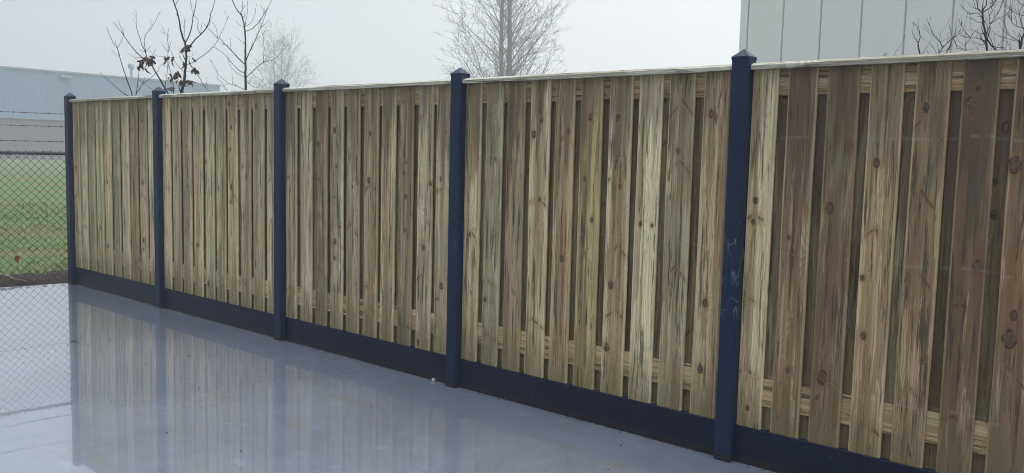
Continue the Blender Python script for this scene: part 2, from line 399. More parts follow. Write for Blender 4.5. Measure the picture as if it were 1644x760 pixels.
# ------------------------------------------------------------------ setting: ground and slab
def ground():
    v, f = [], []
    xs = [-190, -120, -90, -60, -40, -28, -20] + [-16+.5*i for i in range(30)] + [-1+.125*i for i in range(8)] + [0, 4, 10, 20, 40, 90, 160]
    ys = [-120, -60, -30, -15, -9, -6] + [-4+.125*i for i in range(57)] + [3.5+.6*i for i in range(12)] + [14, 20, 30, 45, 70, 110, 160]
    for x in xs:
        for y in ys:
            z = -.03
            if -20 < x < -.2 and -12 < y < 20:
                z += .035*mnoise.noise(Vector((x*.6, y*.6, 0))) + (.03*mnoise.noise(Vector((x*3, y*3, 5))) if x > -3 else 0)
            v.append((x, y, z if x < -.2 or abs(y) > 20 else -.06))
    ny = len(ys)
    for i in range(len(xs)-1):
        for j in range(ny-1):
            f.append((i*ny+j, (i+1)*ny+j, (i+1)*ny+j+1, i*ny+j+1))
    o = obj('ground', mesh_from('ground', v, f, True), M_GROUND); tag(o, kind='structure')
ground()
def slab():
    # outline with a slightly ragged edge along the fence and at the far end
    pts = []
    x = 13.0
    while x > -.06:
        pts.append((x, .047)); x -= .4
    pts.append((-.06, .03)); pts.append((-.084, .005))
    y = -.06
    while y > -9:
        pts.append((-.084 + (y)*.185*(1 if y > -1.5 else 0) + (-.2775 if y <= -1.5 else 0) + random.uniform(-.008, .008), y)); y -= .12
    pts.append((-.36, -9)); pts.append((13.0, -9))
    mb = MB()
    mb.loft([[(a, b_, -.18) for a, b_ in pts], [(a, b_, -.006) for a, b_ in pts], [(a+(.006 if a < 0 else 0), b_, 0) for a, b_ in pts]])
    o = mb.build('concrete_pavement', M_SLAB); tag(o, kind='structure')
slab()
# soil thrown up along the far end of the slab
def soil():
    v, f = [], []; nx, ny = 26, 150
    for i in range(nx):
        for j in range(ny):
            y = -5 + j*.045
            e = -.10 + (max(y, -1.5))*.185 if y < 0 else -.10
            x = e - i*.045
            k = math.sin(math.pi*min(1, i/(nx-1)))**.7
            z = -.05 + k*(.075 + .05*mnoise.noise(Vector((x*5, y*5, 1))) + .035*mnoise.noise(Vector((x*17, y*17, 2))))
            v.append((x, y, z))
    for i in range(nx-1):
        for j in range(ny-1):
            a = i*ny+j; f.append((a, a+ny, a+ny+1, a+1))
    o = obj('soil_heap', mesh_from('soil_heap', v, f, True), M_SOIL)
    tag(o, 'dark churned soil along the far end of the wet concrete slab', 'soil', kind='stuff')
soil()
def grass():
    mb = MB(); rnd = random.Random(3)
    for i in range(16000):
        u = rnd.random()
        x = -.62 - 13*u**1.6; y = rnd.uniform(-3.2, 5.0)
        if x > -1.0 and rnd.random() < .3: continue
        if mnoise.noise(Vector((x*1.3, y*.8, 9))) < -.18 and rnd.random() < .8: continue
        z = -.035 + .035*mnoise.noise(Vector((x*.6, y*.6, 0)))
        h = rnd.uniform(.02, .065)*(1+.5*u)*(1.5 if x > -1.6 else 1); a = rnd.uniform(0, 6.283); wd = .0035*(1+2.5*u)
        dx_, dy_ = math.cos(a)*wd, math.sin(a)*wd; lx, ly = rnd.gauss(0, .5)*h, rnd.gauss(0, .5)*h
        n = len(mb.v)
        mb.v += [(x-dx_, y-dy_, z), (x+dx_, y+dy_, z), (x+lx*.5+dx_*.6, y+ly*.5+dy_*.6, z+h*.6), (x+lx, y+ly, z+h*.95)]
        mb.f += [(n, n+1, n+2), (n, n+2, n+3)]
    me = bpy.data.meshes.new('grass'); me.from_pydata(mb.v, [], mb.f)
    o = obj('grass', me, M_GRASS)
    tag(o, 'short patchy winter grass beyond the wire mesh fence', 'grass', kind='stuff')
grass()

# ------------------------------------------------------------------ the timber fence
S, A = 1.9, .089
YB = .047            # front of the boards behind the front of the posts
Z_PL, Z_CAP = .187, 1.924
fence = empty('garden_fence', (0, 0, 0))
tag(fence, 'tall board fence of weathered pine between dark blue concrete posts on the wet slab', 'fence')

def post_mesh():
    h, c = A/2, .007
    def ring(s_, z, cc=c):
        k = h*s_
        return [(-k+cc, -k, z), (k-cc, -k, z), (k, -k+cc, z), (k, k-cc, z), (k-cc, k, z), (-k+cc, k, z), (-k, k-cc, z), (-k, -k+cc, z)]
    mb = MB()
    mb.loft([ring(1, -.3), ring(1, 1.965), ring(1.03, 1.978, .004), ring(1.03, 1.987, .004), ring(.04, 2.0255, .0005)])
    return mesh_from('fence_post', mb.v, mb.f)
pm = post_mesh()
POST_TONE = (.009, .0185, .050)
for i in range(6):
    o = obj('post', pm, M_PAINT, fence, loc=(i*S, A/2, 0), rot=(random.uniform(-.002, .002), random.uniform(-.002, .002), 0))
    o.color = (*POST_TONE, 1.0 if i == 4 else (.3 if i == 1 else .22))
    if i == 4: o['label'] = 'dark blue post with pale scuff marks'
def plate_mesh():
    mb = MB(); L = S-A
    y0, y1 = YB-.003, YB+.033
    prof = [(y0, -.15), (y0, Z_PL-.004), (y0+.004, Z_PL), (y1-.004, Z_PL), (y1, Z_PL-.004), (y1, -.15)]
    mb.loft([[(x, a, b_) for a, b_ in prof] for x in (0.001, L-.001)])
    return mesh_from('base_plate', mb.v, mb.f)
plm = plate_mesh()
def cap_mesh():
    mb = MB(); L = S-A
    y0 = .0168
    prof = [(y0, Z_CAP), (y0, Z_CAP+.020), (y0+.022, Z_CAP+.032), (y0+.072, Z_CAP+.032), (y0+.094, Z_CAP+.020), (y0+.094, Z_CAP)]
    n = 6
    mb.loft([[(.001+(L-.002)*k/n, a, b_) for a, b_ in prof] for k in range(n+1)])
    return mesh_from('cap_rail', mb.v, mb.f)
cpm = cap_mesh()
def rail_mesh(h):
    mb = MB(); L = S-A; y0 = YB+.015
    prof = [(y0, 0), (y0, h*.16), (y0+.004, h*.18), (y0+.004, h*.21), (y0, h*.23), (y0, h-.004), (y0+.004, h), (y0+.018, h), (y0+.018, 0)]
    mb.loft([[(x, a, b_) for a, b_ in prof] for x in (.001, L-.001)])
    return mesh_from('rail', mb.v, mb.f)
rtop, rbot = rail_mesh(Z_CAP-1.803), rail_mesh(.134)
def board_mesh(seed):
    rnd = random.Random(seed); mb = MB(); w2, c, th = .0695, .0065, .015
    z0, z1 = Z_PL+.001, Z_CAP-.001
    rings = []
    for k in range(4):
        z = z0 + (z1-z0)*k/3; dx_ = rnd.uniform(-.0022, .0022) if 0 < k < 3 else 0; dw = rnd.uniform(-.001, .001)
        a = w2+dw
        rings.append([(-a+dx_, c, z), (-a+c*.8+dx_, 0, z), (a-c*.8+dx_, 0, z), (a+dx_, c, z), (a+dx_, th, z), (-a+dx_, th, z)])
    mb.loft(rings)
    return mesh_from('board', mb.v, mb.f)
bms = [board_mesh(k) for k in range(5)]

EDGES = {
 0: [(.047,.186),(.226,.354),(.398,.535),(.585,.718),(.767,.896),(.950,1.083),(1.133,1.278),(1.313,1.454),(1.500,1.636),(1.681,1.815)],
 1: [(.035,.176),(.221,.353),(.396,.535),(.577,.717),(.768,.903),(.947,1.087),(1.130,1.271),(1.317,1.457),(1.502,1.646),(1.693,1.830)],
 2: [(.044,.181),(.236,.372),(.422,.556),(.600,.741),(.787,.925),(.973,1.119),(1.155,1.292),(1.339,1.471),(1.519,1.655),(1.695,1.835)],
 3: [(.046,.177),(.218,.351),(.396,.531),(.572,.714),(.757,.891),(.934,1.079),(1.124,1.269),(1.308,1.450),(1.491,1.636),(1.685,1.825)],
 4: [(.037,.174),(.223,.360),(.409,.552),(.596,.738),(.779,.915),(.968,1.104),(1.153,1.299),(1.335,1.473),(1.515,1.655),(1.695,1.835)]}
# tones: pale beige p, greenish g, brown b, reddish r, yellow-green y, warm dark d
TONE = {'p': (.39, .36, .27), 'g': (.37, .37, .28), 'b': (.31, .265, .185), 'r': (.29, .225, .155), 'y': (.35, .32, .19), 'd': (.24, .195, .135), 'w': (.45, .43, .34)}
PAT = {0: 'pgpgpgpbpw', 1: 'ppppgppppg', 2: 'pwbgpbpbwp', 3: 'pgbpbypwpb', 4: 'pbdbddrbdb'}
STAIN4 = (.1, .75, .6, .3, .35, .95, .9, .5, .5, .5)
STN = {0: .12, 1: .16, 2: .34, 3: .48, 4: .75}
rb = random.Random(21)
KNOTS = [(1620,545,.024),(1572,430,.019),(1543,575,.011),(1320,607,.021),(1332,335,.016),(1267,382,.008),(1265,595,.010),(1385,447,.009),(1200,655,.009),(1213,322,.011),
 (1560,170,.022),(1628,265,.022),(1408,262,.013),(1480,580,.009),(866,320,.010),(951,353,.010),(941,362,.009),(869,193,.012),(949,188,.013),(913,212,.013),(902,415,.013),(974,558,.016),
 (1028,360,.009),(1046,362,.008),(1132,487,.013),(1141,183,.014),(995,300,.009),(935,560,.009),(592,290,.014),(594,215,.011),(540,268,.008),(651,316,.011),(608,410,.014),(566,300,.007),
 (650,370,.008),(545,365,.008),(690,295,.012),(480,250,.009),(505,330,.008),(500,240,.010),(770,120,.009),(395,285,.012),(330,260,.010),(425,420,.012),(370,240,.009),(300,300,.008)]
def on_fence(px, py):
    d = FW + RT*((px-822)/F_PX) - UP*((py-380)/F_PX); q = CAM + d*((YB-CAM.y)/d.y); return q.x, q.z
KN = [(*on_fence(px, py), r_) for px, py, r_ in KNOTS]
for i in range(5):
    x0 = i*S
    panel = empty('fence_panel', (x0+A/2, 0, 0), fence)
    pl = obj('base_plate', plm, M_PAINT, fence, loc=(x0+A/2, 0, 0))
    pl.color = (.0035, .0078, .024, .0)
    cp = obj('cap_rail', cpm, M_RAIL, panel); cp.color = (.29, .315, .33, .03)
    for me, z in ((rtop, 1.803), (rbot, .303)):
        o = obj('rail', me, M_RAIL, panel, loc=(0, 0, z)); o.color = (.27, .22, .145, .2) if z > 1 else (.33, .28, .19, .1)
    ed = EDGES[i]
    for k, (a, b_) in enumerate(ed):
        a, b_ = max(a, .046), min(b_, S-.046)
        cx_, wd = (a+b_)/2 - A/2, (b_-a)
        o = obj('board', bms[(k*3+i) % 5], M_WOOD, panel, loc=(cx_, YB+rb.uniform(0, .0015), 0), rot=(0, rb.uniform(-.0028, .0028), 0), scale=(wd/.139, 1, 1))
        v = rb.uniform(.76, 1.15); c = TONE[PAT[i][k]]
        o.color = (c[0]*v, c[1]*v, c[2]*v, STAIN4[k] if i == 4 else min(1, STN[i]*rb.uniform(.3, 1.5)))
        mine = [(kx, kz, kr) for kx, kz, kr in KN if a+x0 < kx < b_+x0]
        mine = sorted(mine, key=lambda q_: -q_[2])[:2]
        for nm, q_ in zip(('knot_a', 'knot_b'), mine+[(x0, -9, 0)]*2):
            o[nm] = [float(q_[0]-x0-A/2-cx_) / (wd/.139), float(q_[1]), float(q_[2])]
    for k in range(9):                       # rear boards seen in the gaps, shade there put into their darker colour
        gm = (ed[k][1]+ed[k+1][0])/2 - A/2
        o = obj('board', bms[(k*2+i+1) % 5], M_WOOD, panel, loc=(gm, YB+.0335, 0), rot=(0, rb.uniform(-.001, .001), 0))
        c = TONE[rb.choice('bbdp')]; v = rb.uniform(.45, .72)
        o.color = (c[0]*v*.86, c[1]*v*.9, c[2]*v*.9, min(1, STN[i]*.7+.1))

# ------------------------------------------------------------------ chain-link fence with barbed wire
wf = empty('chain_link_fence', (-.3, -1, 0))
tag(wf, 'wire mesh fence with dark top tube and three barbed strands beyond the slab', 'fence')
def fx(y): return -.277 + (y-.09)*.088
def local(vs): return [Vector((a+.3, b_+1, c)) for a, b_, c in vs]
Y0, Y1 = .16, -4.6
mb = MB(); P = .0405; rc = random.Random(5)
k = 0; y = Y0-P/2
while y > Y1:
    pts = []; z = .0; s_ = 1 if k % 2 == 0 else -1
    off = rc.uniform(-.0015, .0015); j = 0
    while z < 1.385:
        yy = y + s_*(P/2-.001)*(1 if j % 2 == 0 else -1) + off + .006*mnoise.noise(Vector((y*2, z*3, 0)))
        zz = z + .006*mnoise.noise(Vector((y*3, z*2, 7)))
        pts.append((fx(yy)+.0015*(1 if j % 2 else -1), yy, zz)); z += P; j += 1
    mb.tube(local(pts), .0032, 3, False)
    y -= P; k += 1
mb.build('wire_mesh', M_GALV, wf)
mb = MB()
pts = []; y = Y0; j = 0
rads = []
while y > Y1:
    pts.append((fx(y), y, 1.385+.004*math.sin(y*1.7))); rads.append(.0175+rc.uniform(-.002, .003)); y -= .035; j += 1
mb.tube(local(pts), rads, 7)
# wire ends twisted over the tube
y = Y0-.03
while y > Y1:
    mb.tube(local([(fx(y)+.018, y, 1.385), (fx(y)+.012, y-.008, 1.405), (fx(y)-.004, y-.012, 1.410+rc.uniform(0, .004)), (fx(y)-.016, y-.01, 1.39)]), .003, 3)
    y -= P*2
mb.build('top_tube', M_RAILTUBE, wf)
mb = MB(); mb.tube(local([(fx(Y0), Y0, .70), (fx(Y1), Y1, .70)]), .0018, 3, False)
mb.build('tension_wire', M_GALV, wf)
for zh in (1.512, 1.672, 1.808):
    mb = MB(); n = 90
    for ph in (0, math.pi):
        pts = []
        for q in range(n*2+1):
            y = Y0+(Y1-Y0)*q/(n*2); a = q*1.3+ph
            sag = -.012*math.sin(math.pi*q/(n*2))
            pts.append((fx(y)+.0022*math.cos(a), y, zh+sag+.0022*math.sin(a)))
        mb.tube(local(pts), .0017, 3, False)
    y = Y0-.05-rc.uniform(0, .08)
    while y > Y1:
        sag = -.012*math.sin(math.pi*(Y0-y)/(Y0-Y1)); zc_ = zh+sag
        for a in (.6, 2.2, 3.9, 5.3):
            mb.tube(local([(fx(y), y+rc.uniform(-.006, .006), zc_), (fx(y)+.010*math.cos(a), y+rc.uniform(-.012, .012), zc_+.011*math.sin(a))]), .0016, 3)
        mb.tube(local([(fx(y), y-.008, zc_), (fx(y), y+.008, zc_)]), .0042, 5)
        y -= .115+rc.uniform(-.008, .008)
    mb.build('barbed_wire', M_GALV, wf)

# ------------------------------------------------------------------ far factory hall in the fog (left)
hall = empty('factory_hall', (-75, 20, 0))
tag(hall, 'long pale blue-grey industrial hall fading into fog behind the wire fence', 'building')
def hbox(name, mt, x0, x1, y0, y1, z0, z1, parent=hall):
    mb = MB(); mb.box(x0+75, x1+75, y0-20, y1-20, z0, z1); return mb.build(name, mt, parent)
hbox('lower_wall', M_CLAD_LOW, -115, -75.15, -40, 46.4, -.3, 3.7)
mb = MB()                                    # ribbed sheet cladding
ring0, ring1 = [], []
y = -40.0
while y < 46.4:
    for dy_, dx_ in ((0, 0), (.20, 0), (.22, -.012), (.28, -.012), (.30, 0)):
        if y+dy_ < 46.5:
            ring0.append((dx_, y+dy_-20, 3.7)); ring1.append((dx_, y+dy_-20, 8.0))
    y += .30
ring0 += [(-40, 26.5, 3.7), (-40, -60, 3.7)]; ring1 += [(-40, 26.5, 8.0), (-40, -60, 8.0)]
mb.loft([ring0, ring1]); mb.build('upper_cladding', M_CLAD_UP, hall)
hbox('drip_trim', M_TRIM, -75.1, -74.94, -40, 46.55, 3.62, 3.70)
hbox('roof_trim', M_TRIM, -115.1, -74.9, -40.1, 46.6, 8.0, 8.16)
p_ = pix(211, 124, 98)
mb = MB(); mb.tube([Vector((p_.x+75, p_.y-20, 8.1)), Vector((p_.x+75, p_.y-20, 9.4))], .14, 12); pipe = mb.build('vent_pipe', M_TRIM, hall, True)
mb = MB(); mb.tube([Vector((p_.x+75, p_.y-20, z)) for z in (9.25, 9.32, 9.7, 9.8)], [.2, .32, .32, .2], 12); mb.build('vent_hood', M_TRIM, pipe, True)
q = pix(97, 119.5, 92); hbox('wall_lamp', M_TRIM, -75.0, -74.55, q.y-.45, q.y+.45, 7.55, 7.8)

# ------------------------------------------------------------------ white panel building (right)
shed = empty('panel_building', (-1.43, 18.69, 0)); shed.rotation_euler = (0, 0, math.atan2(-.1758, 1.0859))
tag(shed, 'white windowless warehouse clad in tall flat panels behind the right half of the fence', 'building')
HT = 9.0
mb = MB(); mb.box(-.21, 24, .05, 18, -.3, HT-.02); mb.build('wall_core', M_JOINT, shed)
def pmesh(w_, nm):
    mb = MB(); c = .012
    prof = [(.022, .05), (.022, c+.004), (.022+c, 0), (w_-.022-c, 0), (w_-.022, c+.004), (w_-.022, .05)]
    mb.loft([[(a, b_, z) for a, b_ in prof] for z in (-.25, HT)])
    return mesh_from(nm, mb.v, mb.f)
pme = pmesh(1.1, 'wall_panel')
for k in range(14):
    obj('wall_panel', pme, M_WHITE, shed, loc=(k*1.1, random.uniform(-.002, .002), 0))
mb = MB(); mb.box(-.235, -.012, -.015, .06, -.28, HT+.01); mb.box(-.235, -.205, .062, .5, -.28, HT+.01); mb.build('corner_trim', M_WHITE, shed)
mb = MB(); mb.box(-.26, 24.1, -.04, 18.1, HT+.012, HT+.2); mb.build('roof_trim', M_TRIM, shed)

# ------------------------------------------------------------------ bare trees
def sapling(name, label, D, base, chains, ox, sx, mt, group=None, twigs=1.0, seed=1, rs=1.0, cat='tree', nstem=1):
    """stems and branches followed from the photograph, each given its own depth and real thickness"""
    rnd = random.Random(seed)
    root = empty(name, base); tag(root, label, cat, group)
    B = Vector(base)
    nodes = []       # (px, py, D)
    tr, cr = MB(), MB()
    segs = []
    for ci, (pts, r0, r1) in enumerate(chains):
        P2 = [(ox+a/sx, b_/sx) for a, b_ in pts]
        if ci == 0 or not nodes: d0 = D
        else:
            bst = min(nodes, key=lambda n_: (n_[0]-P2[0][0])**2+(n_[1]-P2[0][1])**2)
            d0 = bst[2] if math.hypot(bst[0]-P2[0][0], bst[1]-P2[0][1]) < 9 else D+rnd.uniform(-.5, .5)
            if math.hypot(bst[0]-P2[0][0], bst[1]-P2[0][1]) < 9: P2[0] = (bst[0], bst[1])
        sl = rnd.uniform(-.55, .55) if ci >= nstem else rnd.uniform(-.08, .08)
        # refine and place
        fine = []
        for q in range(len(P2)-1):
            L = math.hypot(P2[q+1][0]-P2[q][0], P2[q+1][1]-P2[q][1]); n = max(1, int(L/5))
            for u in range(n):
                fine.append((P2[q][0]+(P2[q+1][0]-P2[q][0])*u/n, P2[q][1]+(P2[q+1][1]-P2[q][1])*u/n))
        fine.append(P2[-1])
        run = 0; out = []; d = d0
        for q, (a, b_) in enumerate(fine):
            if q: run += math.hypot(a-fine[q-1][0], b_-fine[q-1][1])*d/F_PX
            d = d0+sl*run
            j = .0 if q in (0,) else .35
            nodes.append((a, b_, d)); out.append(pix(a+rnd.uniform(-j, j), b_+rnd.uniform(-j, j), d))
        rads = [max(.0022*D/12, .72*rs*(r0+(r1-r0)*q/max(1, len(out)-1))) for q in range(len(out))]
        if ci < nstem:                              # carry the stem down to the ground
            g = Vector((B.x+(0 if ci == 0 else rnd.uniform(-.15, .15)), B.y+(0 if ci == 0 else rnd.uniform(-.15, .15)), -.05)); a0 = out[0]
            ext = [g.lerp(a0, u/4)+Vector((0, 0, 0)) for u in range(4)]
            out = ext+out; rads = [rads[0]*(1.35-.08*u) for u in range(4)]+rads
        out = [p-B for p in out]
        (tr if ci < nstem else cr).tube(out, rads, 6 if ci < nstem else 4)
        # buds and short spurs
        L = len(out)
        for q in range(2 if ci else 6, L):
            if rnd.random() < .26*twigs:
                dd = (out[q]-out[q-1]).normalized(); s2 = (dd+Vector((rnd.uniform(-1, 1), rnd.uniform(-1, 1), rnd.uniform(-.2, 1)))*.9).normalized()
                ln = rnd.uniform(.02, .13)
                cr.tube([out[q], out[q]+s2*ln*.5, out[q]+s2*ln+Vector((0, 0, ln*.15))], [rads[q]*.6, rads[q]*.5, .0018], 3)
    tr.build('trunk', mt, root, True); cr.build('crown', mt, root, True)
    return root, nodes

Z1 = [  # first group of shoots, photo window at x=150
 ([(330,830),(300,720),(265,630),(230,520),(205,430),(195,395),(160,345),(130,285),(107,222)], .011, .003),
 ([(205,395),(225,340),(245,290),(248,220)], .005, .002), ([(210,462),(180,440),(145,410)], .004, .002), ([(195,395),(175,330)], .003, .002),
 ([(300,800),(250,765),(190,715),(130,665),(85,625),(50,585)], .008, .003),
 ([(345,830),(350,760),(360,680),(368,600),(372,545),(400,500)], .008, .003),
 ([(355,765),(400,685),(440,655),(490,615),(525,580),(550,525),(600,545)], .006, .002), ([(400,685),(415,630)], .003, .002),
 ([(365,645),(420,690),(480,730)], .003, .002)]
Z2 = [([(640,830),(600,745),(545,655),(490,560),(440,490),(395,470),(340,415),(290,355),(248,290),(215,250),(165,175)], .017, .003),
 ([(248,290),(225,225),(203,165)], .005, .003),
 ([(440,490),(425,430),(395,370),(370,290),(352,230),(345,80)], .009, .002),
 ([(425,430),(412,340),(425,285),(470,230),(510,165),(540,100)], .007, .002),
 ([(430,430),(465,375)], .003, .002), ([(425,430),(370,400)], .003, .002), ([(480,460),(505,400)], .003, .002),
 ([(395,500),(340,470),(275,430)], .005, .002), ([(340,470),(380,520)], .003, .002)]
Z3 = [([(660,830),(655,780),(645,650),(620,560),(605,500),(607,430),(622,370),(632,335)], .009, .003),
 ([(570,830),(580,720),(600,600),(605,500)], .006, .004),
 ([(607,430),(608,360),(600,300),(585,280),(560,220)], .006, .002), ([(590,290),(545,255)], .003, .002), ([(595,290),(612,235)], .003, .002),
 ([(600,440),(565,365)], .003, .002), ([(605,465),(515,458)], .003, .002), ([(610,480),(665,470)], .003, .002)]
Z4 = [([(700,860),(715,770),(735,680),(748,560),(757,470),(752,400),(745,350),(725,300),(708,240),(700,170),(685,110),(665,50),(640,-30),(620,-120)], .030, .006),
 ([(665,50),(700,-20),(715,-90)], .006, .002),
 ([(752,352),(775,300),(800,220),(810,140),(828,60),(840,-20),(845,-130)], .012, .003),
 ([(757,430),(790,370),(840,310),(870,285),(915,235),(940,185),(955,110),(975,60),(990,0),(1010,-90)], .013, .003),
 ([(915,235),(963,180)], .005, .002), ([(850,290),(848,230),(852,165),(820,130),(795,60),(788,-10)], .005, .002), ([(868,270),(880,205)], .003, .002),
 ([(757,540),(810,510),(870,470),(930,425),(985,370),(1020,310),(1055,240),(1100,135)], .009, .002),
 ([(790,510),(835,590),(880,665),(930,740),(950,780)], .009, .003), ([(910,700),(925,655)], .003, .002),
 ([(740,580),(700,550),(665,510),(640,440),(620,380)], .006, .002), ([(748,580),(815,572)], .003, .002), ([(745,345),(740,165)], .004, .002),
 ([(757,470),(810,455),(808,420)], .003, .002), ([(745,560),(700,455)], .003, .002)]
Z5 = [([(420,860),(425,800),(430,700),(425,600),(428,530),(425,420),(425,330),(420,260),(415,190),(395,130),(370,100),(340,50),(315,-10),(300,-90)], .030, .005),
 ([(390,130),(385,100),(420,50)], .005, .003), ([(390,120),(400,60),(405,-5),(410,-60)], .006, .002), ([(418,210),(440,110),(442,5)], .006, .002),
 ([(420,220),(480,180),(505,120),(512,65)], .005, .002), ([(415,215),(375,200),(342,170)], .004, .002),
 ([(420,255),(480,235),(530,190),(570,130),(600,80),(625,30),(640,-5),(660,-70)], .010, .003), ([(585,110),(550,50)], .003, .002),
 ([(425,490),(460,420),(500,340),(530,270),(550,230),(575,160),(600,90),(612,70)], .011, .003),
 ([(430,620),(490,580),(540,530),(570,510),(650,490),(700,450),(750,385),(780,365)], .011, .003), ([(755,380),(735,345)], .003, .002),
 ([(560,515),(575,470),(578,400),(575,330),(560,245)], .006, .002), ([(570,500),(610,460)], .003, .002), ([(535,520),(510,485)], .003, .002),
 ([(425,520),(370,480),(310,410),(265,365),(225,320),(200,310),(155,265),(120,230),(85,190)], .012, .003),
 ([(265,365),(225,360),(195,320)], .003, .002), ([(215,300),(190,240),(165,190),(153,175)], .004, .002), ([(310,405),(300,330),(308,305)], .004, .002), ([(360,470),(345,440)], .003, .002),
 ([(425,600),(370,570),(320,520),(280,470),(240,430),(170,385)], .008, .002), ([(425,630),(360,600),(310,550),(285,505)], .006, .002),
 ([(428,730),(350,700),(290,680),(240,640),(200,605),(180,560),(140,490)], .008, .002), ([(290,760),(240,680),(180,625)], .005, .002), ([(325,690),(323,630)], .003, .002),
 ([(290,690),(240,700),(270,740)], .003, .002), ([(430,680),(480,700),(520,715),(545,690),(575,640)], .006, .002), ([(450,690),(480,625)], .003, .002),
 ([(520,715),(610,680),(612,650)], .004, .002), ([(510,305),(545,295)], .003, .002), ([(565,285),(598,245)], .003, .002), ([(425,345),(362,312)], .004, .002), ([(555,215),(622,165)], .003, .002)]
def foot(px, D):
    q = pix(px, 250, D); return (q.x, q.y, -.03)
SX = 5.068
sapling('shrub', 'thin leafless shoots spreading low, just left of the second blue post', 12.2, foot(212, 12.2), Z1, 150, SX, M_BARK, None, .8, 1, cat='shrub')
t2 = sapling('young_oak', 'slanting leafless sapling with a dark leaf clump rising beside the second blue post', 12.8, foot(276, 12.8), Z2, 150, SX, M_BARK, 'young trees behind the fence', .8, 2)
t3 = sapling('young_oak', 'thinnest straight sapling with few dead leaves, left of the leafy young oak', 13.3, foot(282, 13.3), Z3, 150, SX, M_BARK, 'young trees behind the fence', .8, 3)
t4 = sapling('young_oak', 'young oak with dead brown leaves hanging low round its dark stem', 12.6, foot(288, 12.6), Z4, 150, SX, M_BARK, 'young trees behind the fence', 1, 4)
sapling('young_oak', 'leafless young tree with straight dark stem left of the third blue post', 13.6, foot(393, 13.6), Z5, 310, SX, M_BARK, 'young trees behind the fence', 1.3, 5)

def leaf_mesh(seed):
    rnd = random.Random(seed)
    half = [(0, 0), (.008, .004), (.018, .02), (.010, .03), (.026, .042), (.015, .052), (.028, .066), (.014, .074), (.016, .088), (0, .10)]
    v = []; f = []
    for a, b_ in half: v += [(a, .012*math.sin(b_*30)+.25*a, b_), (-a, .012*math.sin(b_*30+.5)+.3*a, b_)]
    for k in range(len(half)-1): f.append((2*k, 2*k+2, 2*k+3, 2*k+1))
    me = bpy.data.meshes.new('leaf'); me.from_pydata(v, [], f); me.materials.append(M_LEAF)
    return me
lms = [leaf_mesh(k) for k in range(3)]
rl = random.Random(9)
def leaves(tree, D, spots):
    root = tree[0]; B = root.location
    for (a, b_, r, n) in spots:
        for _ in range(n):
            an = rl.uniform(0, 6.28); rr = r*math.sqrt(rl.random())
            p = pix(150+(a+rr*math.cos(an))/SX, (b_+rr*.8*math.sin(an))/SX, D+rl.uniform(-.08, .08))
            o = obj('leaf', rl.choice(lms), None, root, loc=p-B, rot=(R(180)+rl.gauss(0, .6), rl.gauss(0, .6), rl.uniform(0, 6.28)), scale=(rl.uniform(.7, 1.1),)*3)
leaves(t2, 12.85, [(430, 490, 42, 15), (405, 510, 25, 5), (470, 470, 30, 6), (415, 550, 18, 3), (365, 540, 14, 2)])
leaves(t3, 13.3, [(590, 465, 22, 4), (635, 470, 28, 4), (625, 620, 26, 7), (632, 720, 20, 5)])
leaves(t4, 12.6, [(692, 585, 18, 4), (718, 645, 20, 5), (765, 665, 20, 4), (795, 660, 14, 4), (795, 470, 16, 3), (825, 555, 14, 5), (742, 375, 14, 3), (740, 500, 18, 3), (735, 745, 22, 3)])

Z6 = [([(1205,800),(1195,700),(1185,600),(1170,420),(1150,320),(1130,160),(1125,150)], .016, .011),
 ([(1125,150),(1180,60),(1185,-20),(1200,-120)], .009, .004), ([(1150,155),(1235,90),(1290,20),(1310,-20),(1360,-110)], .008, .003), ([(1240,85),(1340,15)], .004, .002),
 ([(1120,150),(1075,110),(1060,-10),(1050,-90)], .006, .003), ([(1070,105),(1045,105),(1020,0)], .004, .002), ([(1125,145),(1060,115),(985,80)], .004, .002),
 ([(1120,160),(1040,165),(985,178),(930,140),(862,65)], .006, .002), ([(1240,90),(1235,60),(1240,0)], .004, .002),
 ([(1170,400),(1210,350),(1225,300),(1215,200),(1205,130)], .007, .003), ([(1225,300),(1310,240),(1400,200),(1490,150)], .005, .002),
 ([(1230,290),(1300,200),(1350,110),(1385,0),(1400,-80)], .005, .002), ([(1210,200),(1260,130),(1300,60)], .004, .002),
 ([(1160,410),(1080,410),(1020,375),(950,370)], .005, .002), ([(1170,490),(1120,490),(1060,470),(990,468),(920,465),(840,430)], .007, .002),
 ([(990,470),(940,420),(875,320),(835,250)], .004, .002), ([(920,465),(865,395)], .003, .002), ([(875,320),(868,260)], .003, .002),
 ([(1170,480),(1200,500),(1240,560),(1300,620)], .009, .009), ([(1210,380),(1240,500),(1270,600)], .005, .005), ([(1175,570),(1100,550),(1035,512)], .004, .002),
 ([(1180,590),(1110,580)], .003, .002), ([(1145,300),(1080,280),(990,225),(980,250)], .004, .002), ([(1135,250),(1100,200),(1060,210)], .004, .002), ([(1400,270),(1300,245)], .003, .002),
 ([(1180,240),(1185,300),(1200,380)], .004, .004)]
